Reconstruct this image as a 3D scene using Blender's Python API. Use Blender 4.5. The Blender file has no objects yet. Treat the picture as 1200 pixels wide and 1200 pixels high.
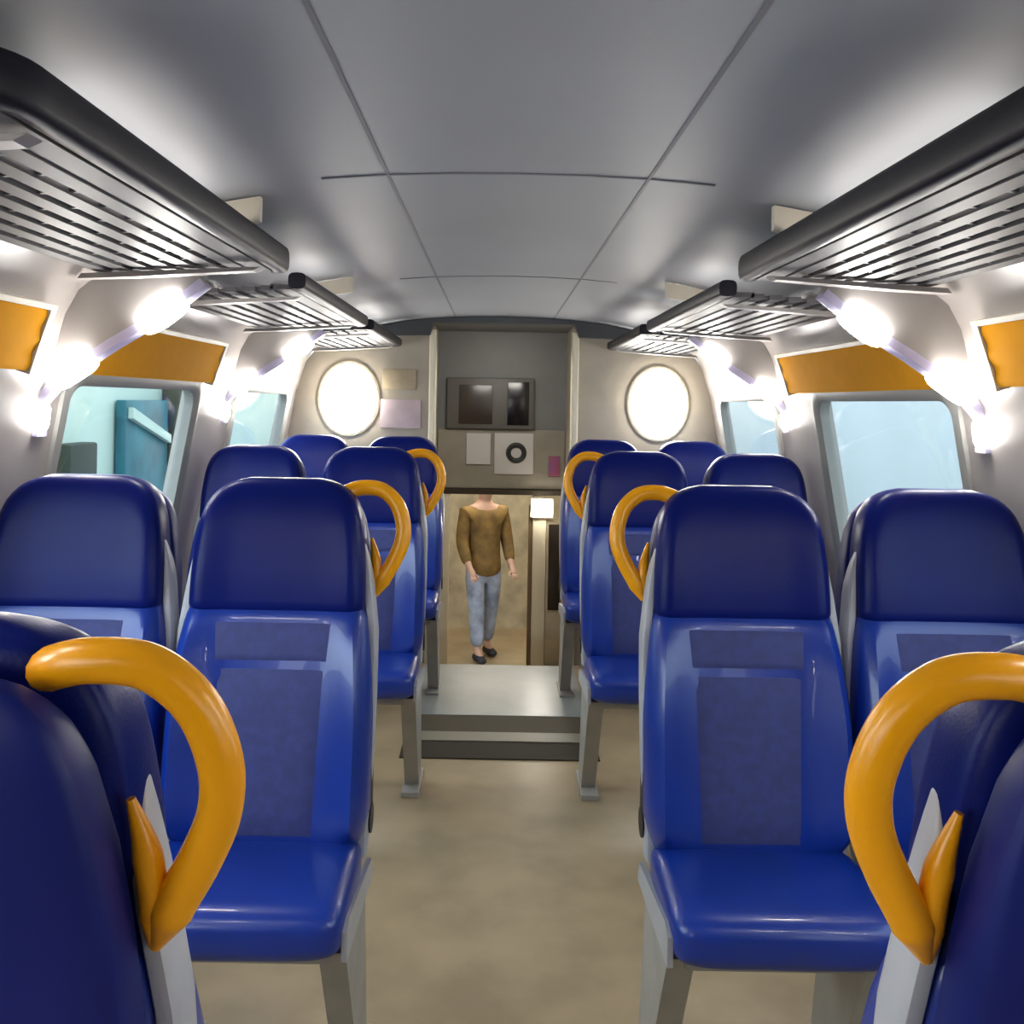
import bpy, bmesh, math, random
from mathutils import Vector, Matrix
random.seed(7)
PI = math.pi
S = bpy.context.scene
C = S.collection
EYE = 1.56

# ------------------------------------------------------------------ materials
def mat(name, col, rough=0.5, metal=0.0, spec=0.5, noise=0.0, nscale=8.0, bump=0.0, bscale=120.0, coat=0.0, col2=None, sheen=0.0):
    m = bpy.data.materials.new(name); m.use_nodes = True
    nt = m.node_tree; b = nt.nodes['Principled BSDF']
    b.inputs['Base Color'].default_value = (*col, 1)
    b.inputs['Roughness'].default_value = rough
    b.inputs['Metallic'].default_value = metal
    b.inputs['Specular IOR Level'].default_value = spec
    b.inputs['Coat Weight'].default_value = coat
    b.inputs['Sheen Weight'].default_value = sheen
    tc = nt.nodes.new('ShaderNodeTexCoord')
    if noise or col2:
        n = nt.nodes.new('ShaderNodeTexNoise'); n.inputs['Scale'].default_value = nscale; n.inputs['Detail'].default_value = 4
        r = nt.nodes.new('ShaderNodeValToRGB')
        a = tuple(max(0, c * (1 - noise)) for c in col); z = col2 or tuple(min(1, c * (1 + noise)) for c in col)
        r.color_ramp.elements[0].position = 0.35; r.color_ramp.elements[1].position = 0.65
        r.color_ramp.elements[0].color = (*a, 1); r.color_ramp.elements[1].color = (*z, 1)
        nt.links.new(tc.outputs['Object'], n.inputs['Vector']); nt.links.new(n.outputs['Fac'], r.inputs['Fac'])
        nt.links.new(r.outputs['Color'], b.inputs['Base Color'])
    if bump:
        n2 = nt.nodes.new('ShaderNodeTexNoise'); n2.inputs['Scale'].default_value = bscale
        bp = nt.nodes.new('ShaderNodeBump'); bp.inputs['Strength'].default_value = bump; bp.inputs['Distance'].default_value = 0.01
        nt.links.new(tc.outputs['Object'], n2.inputs['Vector']); nt.links.new(n2.outputs['Fac'], bp.inputs['Height'])
        nt.links.new(bp.outputs['Normal'], b.inputs['Normal'])
    return m

def emat(name, col, strength):
    m = bpy.data.materials.new(name); m.use_nodes = True
    b = m.node_tree.nodes['Principled BSDF']
    b.inputs['Base Color'].default_value = (0.9, 0.9, 0.9, 1)
    b.inputs['Emission Color'].default_value = (*col, 1)
    b.inputs['Emission Strength'].default_value = strength
    return m

def glassmat(name, tint, refl=0.08):
    m = bpy.data.materials.new(name); m.use_nodes = True
    nt = m.node_tree; nt.nodes.clear()
    o = nt.nodes.new('ShaderNodeOutputMaterial'); t = nt.nodes.new('ShaderNodeBsdfTransparent'); g = nt.nodes.new('ShaderNodeBsdfGlossy')
    g.inputs['Roughness'].default_value = 0.02; t.inputs['Color'].default_value = (*tint, 1)
    lw = nt.nodes.new('ShaderNodeLayerWeight'); lw.inputs['Blend'].default_value = 0.5
    pw = nt.nodes.new('ShaderNodeMath'); pw.operation = 'POWER'; pw.inputs[1].default_value = 5.0
    ml = nt.nodes.new('ShaderNodeMath'); ml.operation = 'MULTIPLY_ADD'; ml.inputs[1].default_value = 0.6; ml.inputs[2].default_value = 0.03
    nt.links.new(lw.outputs['Facing'], pw.inputs[0]); nt.links.new(pw.outputs[0], ml.inputs[0])
    mx = nt.nodes.new('ShaderNodeMixShader')
    nt.links.new(ml.outputs[0], mx.inputs['Fac']); nt.links.new(t.outputs[0], mx.inputs[1]); nt.links.new(g.outputs[0], mx.inputs[2])
    nt.links.new(mx.outputs[0], o.inputs['Surface'])
    return m

M = {}
M['leather'] = mat('blue leather', (0.006, 0.036, 0.31), 0.34, coat=0.25, noise=0.10, nscale=5, bump=0.05, bscale=260, spec=0.6)
M['headleather'] = mat('dark blue leather', (0.0035, 0.010, 0.13), 0.34, noise=0.10, nscale=5, bump=0.05, bscale=260, spec=0.15)
M['panel'] = mat('greyed blue fabric', (0.040, 0.050, 0.20), 0.7, noise=0.12, nscale=40, sheen=0.3)
M['cover'] = mat('navy seat back', (0.004, 0.011, 0.135), 0.45, spec=0.3, noise=0.08, nscale=6)
M['frame'] = mat('light grey seat frame', (0.50, 0.50, 0.53), 0.38, noise=0.05)
M['leg'] = mat('warm grey leg', (0.42, 0.40, 0.36), 0.45, noise=0.08)
M['black'] = mat('black plastic', (0.014, 0.014, 0.018), 0.45)
M['yellow'] = mat('yellow plastic', (0.95, 0.395, 0.001), 0.30, spec=0.5, noise=0.04, nscale=6)
M['arm'] = mat('charcoal armrest', (0.03, 0.035, 0.05), 0.5)
M['ceil'] = mat('grey ceiling laminate', (0.34, 0.36, 0.40), 0.5, noise=0.03, nscale=2)
M['seam'] = mat('dark seam', (0.19, 0.19, 0.22), 0.6)
M['wall'] = mat('off white wall laminate', (0.29, 0.265, 0.25), 0.35, noise=0.03, nscale=2)
M['fin'] = mat('grey gusset', (0.32, 0.30, 0.29), 0.4, noise=0.03)
M['trimlav'] = mat('lavender edge', (0.50, 0.47, 0.66), 0.3)
M['cream'] = mat('cream laminate', (0.72, 0.66, 0.55), 0.4, noise=0.04)
M['rail'] = mat('dark rail', (0.011, 0.010, 0.017), 0.5, spec=0.3)
M['shelf'] = mat('grey rack shelf', (0.075, 0.072, 0.078), 0.5, spec=0.3)
M['orange'] = mat('orange blind fabric', (0.62, 0.27, 0.004), 0.9, noise=0.03, nscale=14, spec=0.1)
M['winframe'] = mat('window frame grey', (0.22, 0.22, 0.21), 0.45)
M['glass'] = glassmat('window glass', (0.93, 0.98, 0.98))
M['floor'] = mat('beige vinyl', (0.44, 0.335, 0.20), 0.30, noise=0.14, nscale=3.5, spec=0.35)
M['land'] = mat('pale landing vinyl', (0.32, 0.345, 0.33), 0.3, noise=0.08, nscale=6)
M['strip_dark'] = mat('dark rubber strip', (0.05, 0.04, 0.028), 0.6, spec=0.15)
M['strip_brown'] = mat('brown strip', (0.10, 0.08, 0.055), 0.6, spec=0.15)
M['alu'] = mat('pale nosing', (0.26, 0.23, 0.17), 0.4)
M['endgrey'] = mat('grey bulkhead', (0.15, 0.153, 0.152), 0.45, noise=0.04)
M['endlow'] = mat('taupe bulkhead', (0.25, 0.225, 0.18), 0.45, noise=0.10, nscale=5)
M['dkgrey'] = mat('dark grey header', (0.075, 0.08, 0.09), 0.5)
M['endwall'] = mat('warm end wall', (0.42, 0.37, 0.29), 0.4, noise=0.05)
M['disp'] = mat('display housing', (0.10, 0.095, 0.085), 0.45)
M['dispbrown'] = mat('dark brown screen', (0.035, 0.025, 0.018), 0.25)
M['dispblk'] = mat('black screen', (0.004, 0.003, 0.003), 0.2)
M['paper'] = mat('pale notice', (0.50, 0.48, 0.46), 0.6)
M['ink'] = mat('dark ink', (0.015, 0.015, 0.014), 0.6)
M['rear'] = mat('dark rear wall', (0.10, 0.10, 0.11), 0.6, noise=.05)
M['purple'] = mat('purple sticker', (0.22, 0.07, 0.22), 0.5, col2=(0.30, 0.06, 0.06), nscale=12)
M['post'] = mat('cream post', (0.84, 0.76, 0.58), 0.4)
M['brown'] = mat('brown door edge', (0.20, 0.13, 0.07), 0.5)
M['vest'] = mat('vestibule wall', (0.50, 0.43, 0.30), 0.5, noise=0.22, nscale=5)
M['lamp'] = emat('lamp diffuser', (1.0, 0.96, 0.90), 25.0)
M['lampend'] = emat('end lamp diffuser', (1.0, 0.95, 0.86), 14.0)
M['cove'] = emat('cove tube', (1.0, 0.93, 0.84), 4.0)
M['vlamp'] = emat('vestibule lamp', (1.0, 0.95, 0.84), 16.0)
M['jacket'] = mat('brown jacket', (0.20, 0.115, 0.030), 0.8, noise=0.35, nscale=9)
M['jeans'] = mat('pale blue jeans', (0.30, 0.34, 0.44), 0.8, noise=0.35, nscale=8)
M['shoe'] = mat('dark shoe', (0.02, 0.02, 0.03), 0.6)
M['skin'] = mat('skin', (0.55, 0.33, 0.24), 0.5)
M['hair'] = mat('dark hair', (0.03, 0.02, 0.015), 0.5)
M['mint'] = mat('mint panel', (0.55, 0.66, 0.58), 0.5, noise=0.05, nscale=1)
M['teal'] = mat('dark teal', (0.02, 0.13, 0.16), 0.4, noise=0.4, nscale=2)
M['dkgreen'] = mat('dark olive', (0.035, 0.04, 0.02), 0.7)
M['pale'] = mat('pale platform wall', (0.27, 0.29, 0.30), 0.7, noise=0.05, nscale=0.6)
M['bush'] = mat('bush green', (0.10, 0.20, 0.10), 0.8, noise=0.4, nscale=9)
M['ground'] = mat('ground', (0.30, 0.30, 0.29), 0.9, noise=0.1)
M['pink'] = mat('pinkish poster', (0.60, 0.47, 0.48), 0.5, noise=0.1, nscale=9)
M['wood'] = mat('tan plate', (0.48, 0.39, 0.25), 0.5, noise=0.12, nscale=12)

# ------------------------------------------------------------------ helpers
def link(name, bm, m, parent=None, smooth=True, normals=True):
    if normals: bmesh.ops.recalc_face_normals(bm, faces=bm.faces)
    me = bpy.data.meshes.new(name); bm.to_mesh(me); bm.free()
    for p in me.polygons: p.use_smooth = smooth
    me.materials.append(m)
    if smooth:
        try: me.set_sharp_from_angle(angle=math.radians(40))
        except Exception: pass
    o = bpy.data.objects.new(name, me); C.objects.link(o)
    if parent: o.parent = parent
    return o

def thing(name, label, cat, loc=(0, 0, 0), rz=0, group=None):
    o = bpy.data.objects.new(name, None); C.objects.link(o)
    o.empty_display_size = 0.1
    o.location = loc; o.rotation_euler = (0, 0, rz); o['label'] = label; o['category'] = cat
    if group: o['group'] = group
    return o

def tag(o, label, cat, group=None):
    o['label'] = label; o['category'] = cat
    if group: o['group'] = group
    return o

def struct(name, bm, m, parent=None, smooth=False):
    o = link(name, bm, m, parent, smooth)
    if parent is None: o['kind'] = 'structure'
    return o

def box(bm, x0, x1, y0, y1, z0, z1, bev=0.0, seg=2):
    r = bmesh.ops.create_cube(bm, size=1.0)
    vs = r['verts']
    bmesh.ops.scale(bm, vec=(abs(x1 - x0), abs(y1 - y0), abs(z1 - z0)), verts=vs)
    bmesh.ops.translate(bm, vec=((x0 + x1) / 2, (y0 + y1) / 2, (z0 + z1) / 2), verts=vs)
    if bev:
        es = list({e for v in vs for e in v.link_edges})
        bmesh.ops.bevel(bm, geom=es, offset=bev, segments=seg, affect='EDGES', profile=0.6)
    return bm

def bxm(*a, **k):
    return box(bmesh.new(), *a, **k)

def skin_rings(bm, rings, closed_ring=True, cap=True):
    R = [[bm.verts.new(p) for p in r] for r in rings]
    n = len(R[0])
    for a, b in zip(R, R[1:]):
        for i in range(n if closed_ring else n - 1):
            j = (i + 1) % n
            bm.faces.new((a[i], a[j], b[j], b[i]))
    if cap and closed_ring:
        bm.faces.new(R[0][::-1]); bm.faces.new(R[-1])
    return bm

def catmull(pts, n=8):
    P = [Vector(p) for p in pts]; P = [2 * P[0] - P[1]] + P + [2 * P[-1] - P[-2]]
    out = []
    for i in range(1, len(P) - 2):
        for k in range(n):
            t = k / n; a, b, c, d = P[i - 1:i + 3]
            out.append(0.5 * ((2 * b) + (-a + c) * t + (2 * a - 5 * b + 4 * c - d) * t * t + (-a + 3 * b - 3 * c + d) * t ** 3))
    out.append(P[-2]); return out

def tube(bm, pts, rad, n=12, up=Vector((0, 0, 1)), sect=None, closed=False):
    """sweep a section along points; rad: number or list; sect: list of (side, up) offsets"""
    P = [Vector(p) for p in pts]; rings = []
    for i, p in enumerate(P):
        if closed: t = (P[(i + 1) % len(P)] - P[i - 1]).normalized()
        else: t = (P[min(i + 1, len(P) - 1)] - P[max(i - 1, 0)]).normalized()
        s = t.cross(up)
        if s.length < 1e-4: s = t.cross(Vector((1, 0, 0)))
        s.normalize(); u = s.cross(t).normalized()
        if sect: rings.append([p + s * a + u * b for a, b in sect])
        else:
            r = rad[i] if isinstance(rad, (list, tuple)) else rad
            rings.append([p + s * (r * math.cos(2 * PI * k / n)) + u * (r * math.sin(2 * PI * k / n)) for k in range(n)])
    if closed: rings.append(rings[0]); return skin_rings(bm, rings, True, False)
    return skin_rings(bm, rings)

def spow(v, p): return math.copysign(abs(v) ** p, v)

# ------------------------------------------------------------------ shell of the carriage
PROF = [(1.30, 0.0), (1.36, 0.10), (1.36, 0.60), (1.352, 0.95), (1.235, 1.615), (1.205, 1.70), (1.185, 1.775),
        (1.15, 1.84), (1.08, 1.895), (0.985, 1.935)]
Y0, Y1 = -2.6, 5.60
WIN = [(-0.75, 0.36), (0.92, 2.05), (2.62, 3.76), (4.32, 5.42)]
def wall_side(s, name):
    ys = sorted({Y0, Y1, *[v for w in WIN for v in w]})
    bm = bmesh.new()
    V = {(i, j): bm.verts.new((s * x, y, z)) for i, (x, z) in enumerate(PROF) for j, y in enumerate(ys)}
    for i in range(len(PROF) - 1):
        for j in range(len(ys) - 1):
            if i == 3 and (ys[j], ys[j + 1]) in WIN: continue
            q = [V[i, j], V[i + 1, j], V[i + 1, j + 1], V[i, j + 1]]
            bm.faces.new(q if s > 0 else q[::-1])
    # outer skin for thickness
    out = {(k): bm.verts.new((v.co.x + s * 0.06, v.co.y, v.co.z + (0.03 if k[0] > 5 else 0))) for k, v in V.items()}
    for i in range(len(PROF) - 1):
        for j in range(len(ys) - 1):
            hole = i == 3 and (ys[j], ys[j + 1]) in WIN
            a, b, c, d = (i, j), (i + 1, j), (i + 1, j + 1), (i, j + 1)
            if not hole: bm.faces.new([out[a], out[b], out[c], out[d]])
            else:
                for e, f in ((a, b), (b, c), (c, d), (d, a)):
                    bm.faces.new([V[e], V[f], out[f], out[e]])
    o = struct(name, bm, M['wall'], smooth=True)
    return o
wall_side(-1, 'wall_left'); wall_side(1, 'wall_right')

CEIL = [(1.0, 1.93), (0.86, 1.985), (0.72, 2.015), (0.58, 2.04), (0.44, 2.055), (0.30, 2.066), (0.15, 2.072), (0.0, 2.074)]
CP = [(-x, z) for x, z in CEIL] + [(x, z) for x, z in CEIL[-2::-1]]
def ceil_z(x):
    x = abs(x)
    for (a, za), (b, zb) in zip(CEIL, CEIL[1:]):
        if b <= x <= a: return za + (zb - za) * (a - x) / (a - b)
    return CEIL[0][1]
bm = bmesh.new()
skin_rings(bm, [[(x, y, z) for x, z in CP] for y in (Y0, Y1)], closed_ring=False)
skin_rings(bm, [[(x, y, z + 0.05) for x, z in CP] for y in (Y0, Y1)], closed_ring=False)
struct('ceiling', bm, M['ceil'], smooth=True)
# seams: thin dark gaskets between ceiling panels
k = 1
for s in (-1, 1):
    x = 0.292 * s
    struct('trim_%d' % k, bxm(x - 0.004, x + 0.004, Y0 + .01, Y1 - .01, ceil_z(x) - 0.0015, ceil_z(x) + 0.006), M['seam']); k += 1
for y in (0.4, 2.10, 3.80):
    bm = bmesh.new()
    pts = [(x, z) for x, z in CP if abs(x) <= 0.45]
    tube(bm, [(x, y, z - 0.001) for x, z in pts], 0, sect=[(-.005, -.001), (.005, -.001), (.005, .003), (-.005, .003)])
    struct('trim_%d' % k, bm, M['seam']); k += 1

# floor
struct('floor', bxm(-1.36, 1.36, Y0, 5.56, -0.06, 0.0), M['floor'])
struct('trim_%d' % k, bxm(-0.44, 0.44, 4.10, 4.30, 0.0, 0.006, bev=.002), M['strip_dark']); k += 1
struct('trim_%d' % k, bxm(-0.44, 0.44, 4.302, 4.42, 0.0, 0.010, bev=.002), M['alu']); k += 1
struct('trim_%d' % k, bxm(-0.44, 0.44, 4.422, 4.66, 0.0, 0.006, bev=.002), M['strip_brown']); k += 1
struct('floor_landing', bxm(-0.44, 0.44, 4.662, 5.56, 0.0, 0.008, bev=.002), M['land'])
for s, nm in ((-1, 'baseboard_left'), (1, 'baseboard_right')):
    struct(nm, bxm(s * 1.27, s * 1.33, Y0, 5.55, 0.0, 0.12, bev=.006), M['leg'])
struct('wall_rear', bxm(-1.42, 1.42, Y0 - .06, Y0, 0, 2.12), M['rear'])

# windows
def window(s, idx, y0, y1):
    xa, za, xb, zb = 1.352, 0.95, 1.235, 1.615
    L = math.hypot(xb - xa, zb - za); n = Vector((s * (zb - za) / L, 0, -(xb - xa) / L))   # outward
    vdir = Vector((s * (xb - xa) / L, 0, (zb - za) / L))
    O = Vector((s * xa, y0, za))
    def P(u, v, d=0): return O + Vector((0, u, 0)) + vdir * v + n * d
    W = y1 - y0; r = 0.07; pts = []
    for cx, cy, a0 in ((W - r, r, -90), (W - r, L - r, 0), (r, L - r, 90), (r, r, 180)):
        for q in range(7):
            a = math.radians(a0 + 15 * q); pts.append((cx + r * math.cos(a), cy + r * math.sin(a)))
    bm = bmesh.new(); rings = []
    cen = (W / 2, L / 2)
    for u, v in pts:
        # inward unit direction
        du = -1 if u > W - r else (1 if u < r else 0); dv = -1 if v > L - r else (1 if v < r else 0)
        def off(e, d):
            uu = cen[0] + (u - cen[0]) * (W / 2 + e) / (W / 2); vv = cen[1] + (v - cen[1]) * (L / 2 + e) / (L / 2)
            return P(uu, vv, d)
        rings.append([off(.03, -.012), off(-.002, -.016), off(-.028, -.002), off(-.028, .035), off(.03, .035), off(.03, -.002)])
    rings.append(rings[0]); skin_rings(bm, rings, True, False)
    fr = struct('window_%d' % idx, bm, M['winframe'], smooth=True)
    bm = bmesh.new()
    a = [P(u, v, .022) for u, v in pts]; b = [P(u, v, .028) for u, v in pts]
    skin_rings(bm, [a, b])
    link('glass_pane', bm, M['glass'], fr, smooth=False)
    return fr
i = 1
for s in (-1, 1):
    for y0, y1 in WIN[1:]:
        window(s, i, y0, y1); i += 1

# orange blinds above the windows
def blind(s, y0, y1, label):
    t = thing('roller_blind', label, 'blind', (s * 1.205, (y0 + y1) / 2, 1.62), group='orange blinds over the windows')
    h = (y1 - y0) / 2
    a = Vector((s * 1.226, 0, 1.628)); b = Vector((s * 1.178, 0, 1.778)); L = t.location
    bm = bmesh.new(); rows = []
    d = (b - a); nin = Vector((-s * d.z, 0, s * d.x)).normalized()
    if nin.x * s > 0: nin = -nin
    prof = [(0, .012), (0, .026), (.1, .030), (.3, .024), (.5, .032), (.7, .025), (.9, .030), (1, .026), (1, .012)]
    for y in (-h, -h + .004, h - .004, h):
        rows.append([a + d * v + nin * e - Vector((L.x, 0, L.z)) + Vector((0, y, 0)) for v, e in prof])
    skin_rings(bm, rows); link('blind_fabric', bm, M['orange'], t)
    bm = bmesh.new()
    def strip(y0_, y1_, v0, v1):
        r = []
        for y in (y0_, y1_):
            r.append([a + d * v + nin * e - Vector((L.x, 0, L.z)) + Vector((0, y, 0)) for v, e in ((v0, -.002), (v0, .034), (v1, .034), (v1, -.002))])
        skin_rings(bm, r)
    strip(-h - .03, -h - .001, -.06, 1.1); strip(h + .001, h + .03, -.06, 1.1); strip(-h, h, 1.01, 1.1)
    link('surround', bm, M['cream'], t, smooth=False)
    return t
blind(-1, 1.00, 2.32, 'orange roller blind above the left window nearest the camera, cut by the left picture edge')
blind(-1, 2.60, 3.82, 'orange roller blind above the teal-lit window on the left wall')
blind(1, 1.00, 2.32, 'orange roller blind above the right window nearest the camera, cut by the right picture edge')
blind(1, 2.60, 3.98, 'orange roller blind above the pale blue window on the right wall')

# ------------------------------------------------------------------ lamp gussets on the walls
def wall_light(s, y, label):
    t = thing('wall_light', label, 'light', (s * 1.0, y, 1.60), group='lit gussets under the luggage racks')
    def L(x, z, dy): return Vector((s * (x - 1.0), dy, z - 1.60))
    edge = [(.82, 1.865), (.94, 1.772), (1.06, 1.70), (1.19, 1.612), (1.255, 1.540), (1.262, 1.45)]
    wal = [(.83, 1.888), (.985, 1.930), (1.08, 1.895), (1.15, 1.842), (1.187, 1.775), (1.208, 1.70), (1.238, 1.615), (1.262, 1.48), (1.268, 1.45)]
    def resample(pl, n):
        T = [0]
        for a, b in zip(pl, pl[1:]): T.append(T[-1] + math.dist(a, b))
        out = []
        for q in range(n + 1):
            d = T[-1] * q / n
            for k in range(len(pl) - 1):
                if d <= T[k + 1] + 1e-9:
                    f = (d - T[k]) / (T[k + 1] - T[k]); out.append((pl[k][0] + f * (pl[k + 1][0] - pl[k][0]), pl[k][1] + f * (pl[k + 1][1] - pl[k][1]))); break
        return out
    EA, WA = resample(edge, 24), resample(wal, 24)
    bm = bmesh.new()
    skin_rings(bm, [[L(*e, -.018), L(max(w_[0], e[0] + .002), w_[1], -.018), L(max(w_[0], e[0] + .002), w_[1], .018), L(*e, .018)] for e, w_ in zip(EA, WA)])
    link('gusset_panel', bm, M['fin'], t, smooth=False)
    bm = bmesh.new()
    tube(bm, [L(x, z, 0) for x, z in edge], 0, up=Vector((0, 1, 0)), sect=[(-.012, -.028), (.012, -.028), (.016, 0), (.012, .028), (-.012, .028), (-.016, 0)])
    link('edge_trim', bm, M['trimlav'], t)
    def along(q):
        tot = [0]
        for a, b in zip(edge, edge[1:]): tot.append(tot[-1] + math.dist(a, b))
        d = q * tot[-1]
        for k in range(len(edge) - 1):
            if d <= tot[k + 1] + 1e-9:
                f = (d - tot[k]) / (tot[k + 1] - tot[k]); return tuple(edge[k][c] + f * (edge[k + 1][c] - edge[k][c]) for c in (0, 1))
    for q0, q1, r in ((.09, .34, .034), (.54, .77, .034), (.83, .99, .030)):
        bm = bmesh.new(); P = []; R = []
        for k in range(11):
            f = k / 10; x, z = along(q0 + (q1 - q0) * f); P.append(L(x, z, -.008)); R.append(max(.003, r * (1 - abs(2 * f - 1) ** 4) ** .5))
        tube(bm, P, R, n=14, up=Vector((0, 1, 0)))
        link('diffuser', bm, M['lamp'], t)
    return t
for s, sd in ((-1, 'left'), (1, 'right')):
    wall_light(s, -0.86, 'glowing gusset lamp on the %s wall behind the camera' % sd)
    wall_light(s, 0.82, 'glowing gusset lamp on the %s wall beside the foreground seats, outside the frame' % sd)
    wall_light(s, 2.50, 'large glowing slanted gusset lamp on the %s wall in front of the orange blind' % sd)
    wall_light(s, 4.20, 'smaller glowing slanted gusset lamp farther along the %s wall, beyond the big one' % sd)

# ------------------------------------------------------------------ luggage racks
def rack(s, y0, y1, label, divider=None, tube_light=False, curved=False):
    t = thing('luggage_rack', label, 'luggage rack', (s * .8, (y0 + y1) / 2, 1.90), group='overhead luggage racks')
    O = Vector((s * .8, (y0 + y1) / 2, 1.90))
    def W(x, y, z): return Vector((s * x, y, z)) - O
    xr, xb, r = .625, 1.06, .10; low = 0 if y0 < 2 else .030; hh = .034 if y0 < 2 else .024
    path = []
    if curved:
        path.append((xb, y0 + .03))
        for q in range(9):
            a = math.radians(90 * q / 8); path.append((xr + r - r * math.sin(a), y0 + .03 + r - r * math.cos(a)))
    else: path.append((xr, y0 + .02))
    path += [(xr, y1 - .06), (xr + .006, y1 - .03), (xr + .02, y1 - .012)]
    sec = []
    for q in range(16):
        a = 2 * PI * q / 16; sec.append((.026 * spow(math.cos(a), .6), hh * spow(math.sin(a), .6)))
    bm = bmesh.new(); tube(bm, [W(x, y, 1.934 - low - (.02 if x > .95 else 0)) for x, y in path], 0, sect=sec)
    link('rail', bm, M['rail'], t)
    bm = bmesh.new(); n = 8; X0, X1 = .665, 1.045
    for q in range(n):
        x = X0 + (X1 - X0) * q / (n - 1); z = 1.907 - .024 * q / (n - 1) - low * .6
        w = .019
        if q == 0: w = .032; x = .678
        c = W(x, 0, z)
        box(bm, c.x - w, c.x + w, -(y1 - y0) / 2 + .05, (y1 - y0) / 2 - .05, c.z - .007, c.z + .007)
    m = int((y1 - y0) / .12)
    for q in range(m + 1):
        y = -(y1 - y0) / 2 + .06 + ((y1 - y0) - .12) * q / m
        a, b = W(X0 - .01, 0, 0).x, W(X1 + .01, 0, 0).x
        zs = (1.907 - low * .6, 1.883 - low * .6)
        skin_rings(bm, [[W(x, 0, z + e) + Vector((0, y - O.y * 0 + d, 0)) - Vector((0, W(x, 0, z).y, 0)) for e, d in ((-.004, -.005), (-.004, .005), (.004, .005), (.004, -.005))] for x, z in ((X0 - .01, zs[0]), (X1 + .01, zs[1]))])
    link('shelf', bm, M['shelf'], t, smooth=False)
    for y in (y0 + .18, y1 - .18):
        bm = bmesh.new()
        pr = [(.64, 1.892 - low * .6), (1.09, 1.868 - low * .6), (1.10, 1.855 - low * .6), (.95, 1.862 - low * .6), (.66, 1.882 - low * .6)]
        skin_rings(bm, [[W(x, y - .02, z) for x, z in pr], [W(x, y + .02, z) for x, z in pr]])
        link('bracket', bm, M['fin'], t, smooth=False)
    if divider:
        bm = bmesh.new(); xs = [.60, .66, .72, .80, .88, .95]
        pr = [(x, ceil_z(x) - .004) for x in xs] + [(.95, 1.925), (.62, 1.97), (.60, 1.975)]
        skin_rings(bm, [[W(x, divider - .012, z) for x, z in pr], [W(x, divider + .012, z) for x, z in pr]])
        d = link('divider_plate', bm, M['cream'], t, smooth=False); d['label'] = 'cream divider plate above the rack'
    if tube_light:
        bm = bmesh.new(); tube(bm, [W(.69, y0 + .32, 1.936 - low * .6), W(.69, tube_light, 1.936 - low * .6)], .012)
        link('strip_lamp', bm, M['cove'], t)
    return t
for s, sd in ((-1, 'left'), (1, 'right')):
    rack(s, -.45, .92, 'overhead rack above the %s foreground seat, outside the frame' % sd, tube_light=.85)
    rack(s, 1.03, 2.56, 'dark railed luggage rack on the %s, nearest and largest' % sd, curved=True, divider=2.2, tube_light=2.12)
    rack(s, 2.70, 4.10, 'dark railed luggage rack on the %s, second from the camera' % sd, divider=3.6, tube_light=3.5)
    rack(s, 4.22, 5.54, 'dark railed luggage rack on the %s, farthest, meeting the end wall' % sd, tube_light=5.3)

# ------------------------------------------------------------------ seats
def y0h(h): return 0.165 * (h - 0.55)
def lerp_tab(tab, h):
    """monotone cubic interpolation of every column of tab at h"""
    X = [r[0] for r in tab]; n = len(X)
    h = min(max(h, X[0]), X[-1])
    i = 0
    while i < n - 2 and h > X[i + 1]: i += 1
    out = []
    for c in range(1, len(tab[0])):
        Y = [r[c] for r in tab]
        D = [(Y[k + 1] - Y[k]) / (X[k + 1] - X[k]) for k in range(n - 1)]
        def slope(k):
            if k == 0: return D[0]
            if k == n - 1: return D[-1]
            return 0 if D[k - 1] * D[k] <= 0 else 2 * D[k - 1] * D[k] / (D[k - 1] + D[k])
        w = X[i + 1] - X[i]; t = (h - X[i]) / w
        out.append((2 * t ** 3 - 3 * t * t + 1) * Y[i] + (t ** 3 - 2 * t * t + t) * w * slope(i) + (3 * t * t - 2 * t ** 3) * Y[i + 1] + (t ** 3 - t * t) * w * slope(i + 1))
    return out
def pad(bm, tab, hs, p=.42, N=40, dy=0.0, wing=0.0):
    """upright pad: tab rows (h, half width, half depth, bolster)"""
    rings = []
    for h in hs:
        w, t, bo = lerp_tab(tab, h)
        r = []
        for k in range(N):
            a = 2 * PI * k / N
            x = w * spow(math.cos(a), p); y = t * spow(math.sin(a), p)
            if y < 0:
                q = min(1, abs(x) / w); y -= bo * (max(0, q - .45) / .55) ** 1.5 * (1 - max(0, q - .86) / .14 * .75 if q > .86 else 1)
            r.append((x, y0h(h) + dy + y, h))
        rings.append(r)
    skin_rings(bm, rings)
BK = [(.505, .15, .030, 0), (.53, .215, .046, .015), (.62, .240, .060, .105), (.80, .240, .060, .105), (.95, .230, .056, .080), (1.04, .216, .054, .030), (1.062, .208, .044, .020)]
HD = [(1.050, .203, .042, .016), (1.066, .212, .053, .026), (1.15, .210, .058, .030), (1.25, .200, .056, .026), (1.30, .186, .050, .018), (1.335, .160, .042, .008), (1.355, .125, .032, .003), (1.364, .090, .018, 0)]
CV = [(.46, .17, .020, 0), (.49, .21, .036, 0), (.9, .224, .044, 0), (1.1, .216, .044, 0), (1.22, .200, .040, 0), (1.285, .178, .032, 0), (1.32, .145, .020, 0), (1.337, .10, .010, 0)]
def rng(a, b, n): return [a + (b - a) * i / n for i in range(n + 1)]
def front_y(h, x):
    tab = BK if h < 1.06 else HD
    w, t, bo = lerp_tab(tab, h); q = min(1, abs(x) / w)
    c = abs(q) ** (1 / .42); s = max(0, 1 - c * c) ** .5
    return y0h(h) - t * s ** .42 - bo * (max(0, q - .45) / .55) ** 1.5
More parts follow.
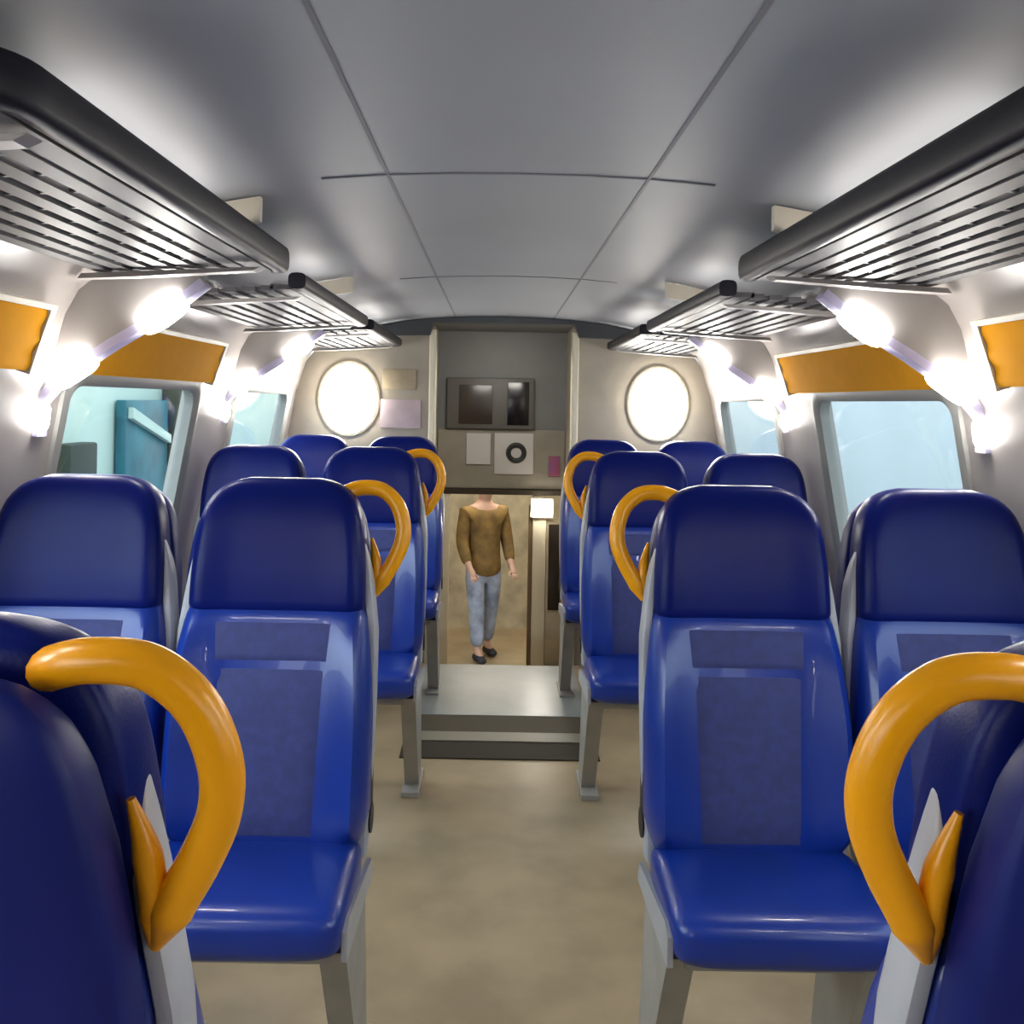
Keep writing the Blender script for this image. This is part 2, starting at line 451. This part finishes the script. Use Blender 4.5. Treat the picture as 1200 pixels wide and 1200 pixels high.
def applique(h0, h1, w0, w1, th, n=12, m=14):
    bm = bmesh.new(); F = []; B = []
    for i in range(n + 1):
        v = i / n; h = h0 + (h1 - h0) * v; w = w0 + (w1 - w0) * v; fr = []; br = []
        for j in range(m + 1):
            u = j / m * 2 - 1; x = w * u; e = min(1, (1 - abs(u)) * w / .012, min(v, 1 - v) * (h1 - h0) / .012)
            y = front_y(h, x)
            fr.append(bm.verts.new((x, y - .001 - th * max(0, e) ** .5, h))); br.append(bm.verts.new((x, y + .012, h)))
        F.append(fr); B.append(br)
    for i in range(n):
        for j in range(m):
            bm.faces.new((F[i][j], F[i][j + 1], F[i + 1][j + 1], F[i + 1][j])); bm.faces.new((B[i][j], B[i + 1][j], B[i + 1][j + 1], B[i][j + 1]))
    for i in range(n):
        for j in (0, m): bm.faces.new((F[i][j], F[i + 1][j], B[i + 1][j], B[i][j]))
    for j in range(m):
        for i in (0, n): bm.faces.new((F[i][j], B[i][j], B[i][j + 1], F[i][j + 1]))
    return bm
def make_seat(name, label, handle):
    t = thing(name, label, 'seat', group='blue train seats')
    # cushion: swept front to back
    bm = bmesh.new(); rings = []
    CU = [(-.372, .17, .020, 0), (-.366, .205, .036, .002), (-.345, .226, .050, .006), (-.30, .234, .055, .010), (-.1, .232, .055, .016), (.03, .215, .050, .012), (.05, .19, .03, 0)]
    for y in [-.372, -.370, -.366, -.357, -.345, -.325, -.30] + rng(-.25, .03, 7) + [.045, .05]:
        w, tt, bo = lerp_tab(CU, y); r = []
        for k in range(40):
            a = 2 * PI * k / 40; x = w * spow(math.cos(a), .42); z = tt * spow(math.sin(a), .42)
            if z > 0:
                q = min(1, abs(x) / w); z += bo * (max(0, q - .5) / .5) ** 1.5 * (1 - max(0, q - .88) / .12 * .8 if q > .88 else 1)
            r.append((x, y, .498 + z - .10 * max(0, y + .1) * 1.0))
        rings.append(r)
    skin_rings(bm, rings); link('cushion', bm, M['leather'], t)
    bm = bmesh.new(); pad(bm, BK, [.505, .508, .515, .53] + rng(.57, 1.0, 12) + [1.03, 1.045, 1.055, 1.062]); bk = link('backrest', bm, M['leather'], t)
    bm = bmesh.new(); pad(bm, HD, [1.050, 1.054, 1.060, 1.068, 1.08] + rng(1.11, 1.29, 8) + [1.305, 1.32, 1.333, 1.343, 1.351, 1.357, 1.361, 1.364]); link('headrest', bm, M['headleather'], t)
    link('back_panel', applique(.56, .925, .112, .125, .006), M['panel'], bk)
    link('lumbar_band', applique(.945, 1.03, .130, .135, .006), M['panel'], bk)
    bm = bmesh.new(); pad(bm, CV, [.46, .463, .47, .49] + rng(.55, 1.25, 10) + [1.265, 1.278, 1.290, 1.300, 1.309, 1.317, 1.323, 1.328, 1.332, 1.335, 1.337], dy=.084, p=.36); link('back_cover', bm, M['cover'], t)
    for sx in (-1, 1):
        bm = bmesh.new(); rings = []
        for h in rng(.50, 1.10, 12) + [1.13, 1.16, 1.185, 1.205, 1.22, 1.228]:
            w = .222 + .008 * math.sin((h - .5) / .72 * PI) - max(0, h - 1.0) * .10
            f = 1 if h < 1.10 else max(.05, 1 - ((h - 1.10) / .13) ** 2)
            rings.append([(sx * (w + .013 * f * spow(math.cos(a), .6)), y0h(h) + .012 - .03 * (1 - f) + .030 * f * spow(math.sin(a), .6), h) for a in [2 * PI * q / 16 for q in range(16)]])
        skin_rings(bm, rings)
        link('side_frame', bm, M['frame'], t)
    for sx in (-1, 1):
        bm = bmesh.new(); tube(bm, [(sx * .224, .03, .57), (sx * .241, .03, .57)], .034, n=20); 
        box(bm, sx * .230 - .010, sx * .230 + .010, .0, .06, .575, .70, bev=.008)
        link('hinge_cover', bm, M['black'], t)
        bm = bmesh.new()
        pr = [(-.33, .44), (-.33, .50), (-.30, .515), (.04, .47), (.06, .42)]
        skin_rings(bm, [[(sx * .229, y, z) for y, z in pr], [(sx * .241, y, z) for y, z in pr]])
        link('side_panel', bm, M['frame'], t, smooth=False)
        bm = bmesh.new()
        pr = [(-.30, .44), (-.02, .44), (.06, .02), (-.06, .02)]
        skin_rings(bm, [[(sx * .178, y, z) for y, z in pr], [(sx * .234, y, z) for y, z in pr]])
        box(bm, sx * .205 - .035, sx * .205 + .035, -.14, .12, 0, .022, bev=.004)
        link('leg', bm, M['leg'], t, smooth=False)
    bm = bmesh.new(); box(bm, -.20, .20, -.30, .03, .415, .442, bev=.006); box(bm, -.205, .205, -.07, -.01, .36, .42, bev=.006)
    link('seat_pan', bm, M['leg'], t)
    if handle:
        s = handle; c = .56
        pts = [(.440, 1.312), (.408, 1.330), (.370, 1.339), (.325, 1.333), (.288, 1.300), (.270, 1.250), (.272, 1.205), (.290, 1.160), (.315, 1.115), (.333, 1.075)]
        P = catmull([(s * (c - x), y0h(h) + .050 - (.040 if k == 0 else .010 if k == 1 else 0), h) for k, (x, h) in enumerate(pts)], 7)
        R = [.0195] * len(P)
        for q in range(6): R[-1 - q] = .0195 * (.30 + .70 * q / 6)
        bm = bmesh.new(); tube(bm, P, R, n=14, up=Vector((0, 1, 0)))
        P2 = catmull([(s * (c - x), y0h(h) + .050, h) for x, h in ((.348, 1.215), (.337, 1.17), (.332, 1.12), (.333, 1.078))], 6)
        R2 = [.004 + .009 * min(1, q / 7) for q in range(len(P2))]
        for q in range(4): R2[-1 - q] = .006 + .007 * q / 4
        tube(bm, P2, R2, n=12, up=Vector((0, 1, 0)))
        hd = link('grab_handle', bm, M['yellow'], t); hd['label'] = 'yellow looped grab handle'
    else:
        # folding armrest on both flanks of window seats stays on the inner side only
        pass
    return t
def armrest(t, sx):
    bm = bmesh.new(); box(bm, sx * .245 - .018, sx * .245 + .018, -.26, .03, .70, .735, bev=.012, seg=3)
    link('armrest', bm, M['arm'], t)
def copy_tree(o, parent=None):
    c = o.copy(); C.objects.link(c)
    if parent: c.parent = parent
    for ch in [x for x in bpy.data.objects if x.parent == o]: copy_tree(ch, c)
    return c
pA = make_seat('train_seat', '', 1); pB = make_seat('train_seat', '', -1); pW = make_seat('train_seat', '', 0)
AX, WX = .56, 1.05
used = set()
def place(p, x, y, rz, label):
    o = p if p not in used else copy_tree(p)
    used.add(p); o.location = (x, y, 0); o.rotation_euler = (0, 0, rz); o['label'] = label
    return o
place(pB, -AX, .965, PI, 'dark blue seat seen from behind in the bottom left foreground, with large yellow handle')
place(pA, AX + .015, .965, PI, 'dark blue seat seen from behind in the bottom right foreground, with large yellow handle')
place(pA, -AX, 2.20, 0, 'blue aisle seat facing the camera left of the aisle, nearest full seat with yellow handle')
place(pB, AX, 2.20, 0, 'blue aisle seat facing the camera right of the aisle, nearest full seat with yellow handle')
place(pW, -WX, 2.20, 0, 'blue window seat at the left picture edge, behind the foreground yellow handle')
place(pW, WX, 2.20, 0, 'blue window seat at the right picture edge, behind the foreground yellow handle')
place(pA, -AX, 3.83, 0, 'blue left aisle seat in the second row facing the camera, small yellow handle')
place(pB, AX, 3.83, 0, 'blue right aisle seat in the second row facing the camera, small yellow handle')
place(pW, -WX, 3.83, 0, 'blue left window seat in the second row facing the camera, only its top showing')
place(pW, WX, 3.83, 0, 'blue right window seat in the second row facing the camera, only its top showing')
qL = place(pW, -AX, 5.10, 0, 'small blue aisle seat in the last row left of the end opening')
qR = place(pW, AX, 5.10, 0, 'small blue aisle seat in the last row right of the end opening')
place(pW, -WX, 5.10, 0, 'small blue window seat in the last row below the left oval lamp')
place(pW, WX, 5.10, 0, 'small blue window seat in the last row below the right oval lamp')

# ------------------------------------------------------------------ end wall, bulkhead, stairs and vestibule
def endpanel(s, name):
    bm = bmesh.new(); pr = [(.425, 0.0), (.425, ceil_z(.425))] + [(x, z) for x, z in CEIL[::-1] if x > .43] + [(1.10, 1.90), (1.20, 1.76), (1.25, 1.6), (1.352, .95), (1.36, 0)]
    skin_rings(bm, [[(s * x, 5.60, z) for x, z in pr], [(s * x, 5.66, z) for x, z in pr]])
    return struct(name, bm, M['endwall'])
endpanel(-1, 'wall_back_left'); endpanel(1, 'wall_back_right')
bm = bmesh.new()
pr = [(-.80, 1.945), (-.76, 2.00), (-.58, 2.036), (-.3, 2.063), (0, 2.071), (.3, 2.063), (.58, 2.036), (.76, 2.00), (.80, 1.945), (.44, 1.955), (.42, 2.03), (-.42, 2.03), (-.44, 1.955)]
skin_rings(bm, [[(x, 5.555, z) for x, z in pr], [(x, 5.67, z) for x, z in pr]])
struct('trim_%d' % k, bm, M['dkgrey']); k += 1
for s in (-1, 1):
    struct('trim_%d' % k, bxm(s * .405, s * .445, 5.575, 5.68, 0.0, 1.99, bev=.008), M['post']); k += 1
for s, nm in ((-1, 'wall_stair_left'), (1, 'wall_stair_right')):
    struct(nm, bxm(s * .48, s * .54, 5.66, 7.02, -.75, 2.12), M['endwall'])
    struct(nm.replace('stair', 'vestibule'), bxm(s * .95, s * 1.0, 7.08, 9.4, -.75, 1.3), M['vest'])
struct('ceiling_stair', bxm(-.54, .54, 5.66, 7.08, 2.09, 2.14), M['endgrey'])
struct('wall_bulkhead', bxm(-.52, .52, 7.02, 7.08, .90, 2.09), M['endgrey'])
struct('wall_bulkhead_lower', bxm(-.475, .475, 7.005, 7.03, .92, 1.36, bev=.006), M['endlow'])
struct('trim_%d' % k, bxm(-.475, .475, 6.99, 7.04, .875, .915, bev=.006), M['strip_dark']); k += 1
bm = bmesh.new()
for q in range(4): box(bm, -.48, .48, 5.56 + .36 * q, 5.56 + .36 * (q + 1), -.9, -.175 * (q + 1))
struct('floor_stair', bm, M['floor'])
struct('floor_vestibule', bxm(-1.0, 1.0, 7.0, 9.4, -.78, -.70), M['floor'])
struct('wall_vestibule_back', bxm(-1.0, 1.0, 9.4, 9.46, -.75, 1.3), M['vest'])
struct('ceiling_vestibule', bxm(-1.0, 1.0, 7.08, 9.4, 1.28, 1.33), M['wall'])
# door frame under the bulkhead
bm = bmesh.new(); box(bm, -.475, -.375, 7.0, 7.07, -.7, .876, bev=.008); fr = struct('door_1', bm, M['post'])
link('door_post', bxm(.245, .345, 7.0, 7.07, -.7, .876, bev=.008), M['post'], fr)
link('door_edge', bxm(.215, .244, 7.01, 7.06, -.7, .80, bev=.004), M['brown'], fr)
# dark slim case and tan lower panel right of the door post
t = thing('equipment_cabinet', 'slim cabinet with dark upper door right of the cream door post', 'cabinet', (.41, 7.04, -.7))
link('cabinet_body', bxm(-.062, .062, -.03, .03, 0, 1.40, bev=.006), M['vest'], t)
link('cabinet_door', bxm(-.045, .045, -.042, -.028, .72, 1.36, bev=.004), M['dispbrown'], t)
t = thing('ceiling_lamp', 'small bright lamp above the slim cabinet at the top of the door post', 'lamp', (.31, 6.97, .78))
link('lamp_housing', bxm(-.085, .085, -.0, .03, -.07, .075, bev=.008), M['post'], t)
link('lamp_lens', bxm(-.07, .07, -.02, .004, -.055, .06, bev=.01), M['vlamp'], t)

# display and notices on the bulkhead
t = thing('information_display', 'dark information display on the grey bulkhead at the aisle end', 'display', (-.09, 7.0, 1.55))
dh = link('display_housing', bxm(-.32, .33, -.035, .02, -.185, .195, bev=.012), M['disp'], t)
link('screen', bxm(-.23, .02, -.042, -.03, -.15, .14, bev=.004), M['dispbrown'], dh)
sc = link('side_screen', bxm(.13, .29, -.042, -.03, -.155, .165, bev=.004), M['dispblk'], dh); sc['label'] = 'black panel'
t = thing('sign', 'pale notice with a dark ring symbol below the display', 'sign', (.10, 6.998, 1.19))
link('sign_board', bxm(-.15, .14, -.008, .004, -.16, .145, bev=.002), M['paper'], t)
bm = bmesh.new(); tube(bm, [(.012 + .058 * math.cos(2 * PI * q / 28), -.011, .0 + .058 * math.sin(2 * PI * q / 28)) for q in range(28)], .019, n=8, up=Vector((0, 1, 0)), closed=True)
link('ring_symbol', bm, M['ink'], t)
t = tag(struct('notice_sign', bxm(-.26, -.08, 6.988, 7.004, 1.10, 1.33, bev=.002), M['paper']), 'plain pale notice left of the ring sign under the display', 'notice')
del t['kind']
bm = bxm(.355, .44, 6.99, 7.004, 1.02, 1.17, bev=.004); tag(link('warning_sign', bm, M['purple']), 'purple and red sticker at the lower right of the bulkhead', 'sticker')
# left end wall fittings
tag(link('poster', bxm(-.73, -.49, 5.578, 5.6, 1.40, 1.57, bev=.003), M['pink']), 'pinkish poster on the end wall above the last left aisle seat', 'poster')
tag(link('plate', bxm(-.72, -.52, 5.578, 5.6, 1.63, 1.75, bev=.003), M['wood']), 'tan plate on the end wall above the pinkish poster', 'plate')
for s, sd in ((-1, 'left'), (1, 'right')):
    t = thing('oval_lamp', 'large glaring oval lamp on the end wall, %s of the opening' % sd, 'lamp', (s * .92, 5.6, 1.57), group='oval end wall lamps')
    for nm, a, b, d, m in (('lamp_rim', .185, .225, .03, M['post']), ('lamp_lens', .168, .208, .055, M['lampend'])):
        bm = bmesh.new(); rings = []
        for f, y in ((1, 0), (1, -d * .5), (.93, -d * .85), (.7, -d), (.35, -d * 1.08)):
            rings.append([(a * f * math.cos(2 * PI * q / 32), y, b * f * math.sin(2 * PI * q / 32)) for q in range(32)])
        skin_rings(bm, rings); link(nm, bm, m, t)

# ------------------------------------------------------------------ person in the vestibule
def skinmesh(name, V, E, m, parent, root=0, lev=2):
    me = bpy.data.meshes.new(name); me.from_pydata([v[:3] for v in V], E, [])
    o = bpy.data.objects.new(name, me); C.objects.link(o); o.parent = parent
    sk = o.modifiers.new('Skin', 'SKIN'); sk.use_smooth_shade = True
    for i, v in enumerate(V):
        sv = me.skin_vertices[0].data[i]; r = v[3]; sv.radius = r if isinstance(r, tuple) else (r, r); sv.use_root = (i == root)
    sd = o.modifiers.new('Sub', 'SUBSURF'); sd.levels = lev; sd.render_levels = lev
    me.materials.append(m)
    return o
pr = thing('person', 'person in brown jacket and pale jeans standing beyond the end opening', 'person', (-.13, 8.3, -.70), rz=math.radians(25))
V = [(0, 0, .88, (.135, .10)), (0, 0, 1.05, (.12, .09)), (0, .01, 1.22, (.145, .10)), (0, .01, 1.32, (.10, .07)), (0, 0, 1.40, (.052, .052)), (0, -.015, 1.47, (.07, .085)), (0, -.02, 1.55, (.078, .095)), (0, -.005, 1.61, (.055, .065))]
E = [(0, 1), (1, 2), (2, 3), (3, 4), (4, 5), (5, 6), (6, 7)]
def add(par, p):
    V.append(p); E.append((par, len(V) - 1)); return len(V) - 1
for s, fy in ((-1, -.10), (1, .10)):
    a = add(0, (s * .085, 0, .80, .085)); a = add(a, (s * .09, fy * .5 - .02, .46, .056)); a = add(a, (s * .09, fy + .02, .10, .038)); a = add(a, (s * .095, fy - .10, .035, (.036, .028)))
    b = add(3, (s * .165, .01, 1.30, .055)); b = add(b, (s * .215, -.01, 1.03, .042)); b = add(b, (s * .20, -.14, .84, .030)); h = add(b, (s * .195, -.19, .79, (.034, .018)))
    for q in range(4):
        f = add(h, (s * (.172 + .016 * q), -.235 - .006 * (q in (1, 2)), .755, .009)); add(f, (s * (.170 + .015 * q), -.245, .725, .0075))
    f = add(h, (s * .155, -.20, .775, .010)); add(f, (s * .145, -.225, .75, .008))
skinmesh('body', V, E, M['skin'], pr)
V = [(0, 0, .70, (.190, .155)), (0, 0, .86, (.165, .135)), (0, 0, 1.0, (.155, .125)), (0, .01, 1.20, (.175, .13)), (0, .01, 1.315, (.12, .09)), (0, .005, 1.37, (.075, .07))]; E = [(0, 1), (1, 2), (2, 3), (3, 4), (4, 5)]
for s in (-1, 1):
    b = add(4, (s * .175, .01, 1.29, .075)); b = add(b, (s * .22, -.01, 1.03, .060)); b = add(b, (s * .203, -.125, .855, .048))
skinmesh('jacket', V, E, M['jacket'], pr)
V = [(0, 0, .97, (.125, .10)), (0, 0, .86, (.15, .12))]; E = [(0, 1)]
for s, fy in ((-1, -.10), (1, .10)):
    a = add(1, (s * .088, 0, .74, .098)); a = add(a, (s * .092, fy * .5 - .02, .46, .074)); a = add(a, (s * .09, fy + .01, .12, .062))
skinmesh('trousers', V, E, M['jeans'], pr)
for s, fy in ((-1, -.10), (1, .10)):
    V = [(s * .092, fy + .04, .05, (.046, .045)), (s * .095, fy - .05, .045, (.048, .040)), (s * .098, fy - .15, .035, (.040, .028))]
    skinmesh('shoe', V, [(0, 1), (1, 2)], M['shoe'], pr)
V = [(0, .03, 1.50, (.082, .07)), (0, .02, 1.57, (.09, .09)), (0, .005, 1.63, (.065, .07))]
skinmesh('hair', V, [(0, 1), (1, 2)], M['hair'], pr)
bm = bmesh.new(); bmesh.ops.create_cone(bm, cap_ends=True, segments=8, radius1=.016, radius2=.006, depth=.04, matrix=Matrix.Translation((0, -.118, 1.525)))
link('nose', bm, M['skin'], pr)
for s in (-1, 1):
    bm = bmesh.new(); bmesh.ops.create_uvsphere(bm, u_segments=10, v_segments=8, radius=.011, matrix=Matrix.Translation((s * .032, -.105, 1.55))); link('eye', bm, M['ink'], pr)
bm = bxm(-.025, .025, -.108, -.095, 1.472, 1.482, bev=.003); link('mouth', bm, mat('lips', (.35, .12, .10), .5), pr)

# ------------------------------------------------------------------ outside
struct('ground', bxm(-60, 60, -40, 80, -1.35, -1.30), M['ground'])
tag(link('platform_building', bxm(-4.6, -4.2, 3.0, 30, -1.3, 2.6), M['mint']), 'long mint green station building outside the left windows', 'building')
t = thing('kiosk', 'dark teal kiosk outside the left window with a pale slanted roof edge', 'kiosk', (-4.06, 10.85, -1.3))
link('kiosk_body', bxm(-.12, .0, -.65, .65, 0, 2.82, bev=.02), M['teal'], t)
bm = bmesh.new(); skin_rings(bm, [[(.002, -.6, 2.62), (.002, .6, 2.30), (.002, .6, 2.40), (.002, -.6, 2.74)], [(.06, -.6, 2.62), (.06, .6, 2.30), (.06, .6, 2.40), (.06, -.6, 2.74)]]); link('awning_edge', bm, M['mint'], t, smooth=False)
tag(link('post', bxm(-4.19, -3.98, 11.65, 12.6, -1.3, 4, bev=.02), M['dkgreen']), 'thick dark post outside the left window beside the teal kiosk', 'post')
tag(link('bench', bxm(-4.19, -4.0, 8.75, 9.35, -1.3, 1.10, bev=.03), M['dkgreen']), 'dark low shelter outside the left window, near the kiosk', 'shelter')
tag(link('platform_fence', bxm(5.2, 5.3, 4, 40, -1.3, 4.2, bev=.01), M['pale']), 'pale blue platform wall outside the right windows', 'wall')
# ------------------------------------------------------------------ light
w = bpy.data.worlds.new('sky'); S.world = w; w.use_nodes = True
nt = w.node_tree; bg = nt.nodes['Background']
tc = nt.nodes.new('ShaderNodeTexCoord'); sx = nt.nodes.new('ShaderNodeSeparateXYZ'); rp = nt.nodes.new('ShaderNodeValToRGB')
rp.color_ramp.elements[0].color = (.88, .94, .96, 1); rp.color_ramp.elements[1].color = (.62, .78, .95, 1)
nt.links.new(tc.outputs['Generated'], sx.inputs[0]); nt.links.new(sx.outputs['Z'], rp.inputs['Fac']); mr = nt.nodes.new('ShaderNodeMapRange'); mr.inputs['From Min'].default_value = -.5; mr.inputs['From Max'].default_value = .3; mr.inputs['To Min'].default_value = 2.6; mr.inputs['To Max'].default_value = 1.2
nt.links.new(sx.outputs['X'], mr.inputs['Value']); nt.links.new(mr.outputs['Result'], bg.inputs['Strength'])
nt.links.new(rp.outputs['Color'], bg.inputs['Color'])
def area(name, loc, rot, sx_, sy_, e, col):
    l = bpy.data.lights.new(name, 'AREA'); l.shape = 'RECTANGLE'; l.size = sx_; l.size_y = sy_; l.energy = e; l.color = col
    o = bpy.data.objects.new(name, l); C.objects.link(o); o.location = loc; o.rotation_euler = rot
    return o
area('stair_fill_light', (0, 5.85, 1.99), (math.radians(25), 0, 0), .5, .12, 3.0, (1, .95, .86))  # unseen fill behind the header, added to brighten door posts and bulkhead
area('vestibule_fill_light', (0, 8.3, 1.26), (0, 0, 0), .8, 1.0, 7, (1, .93, .78))  # added fill with no fixture, lights the vestibule beyond the bulkhead

# ------------------------------------------------------------------ camera
cam = bpy.data.cameras.new('camera'); co = bpy.data.objects.new('camera', cam); C.objects.link(co)
cam.sensor_width = 36; cam.lens = 36 * 1100 / 1200
VPX, VPY = 582, 472
cam.shift_x = (600 - VPX) / 1200; cam.shift_y = -(600 - VPY) / 1200
co.matrix_world = Matrix.Translation((-.04, 0, EYE)) @ Matrix.Rotation(PI / 2, 4, 'X') @ Matrix.Rotation(math.radians(1.0), 4, 'Z')
cam.clip_start = .02
S.camera = co
S.view_settings.view_transform = 'Standard'; S.view_settings.look = 'None'; S.view_settings.exposure = 1.45; S.view_settings.gamma = 1
S.view_settings.use_curve_mapping = False
S.cycles.use_denoising = True
S.cycles.max_bounces = 8
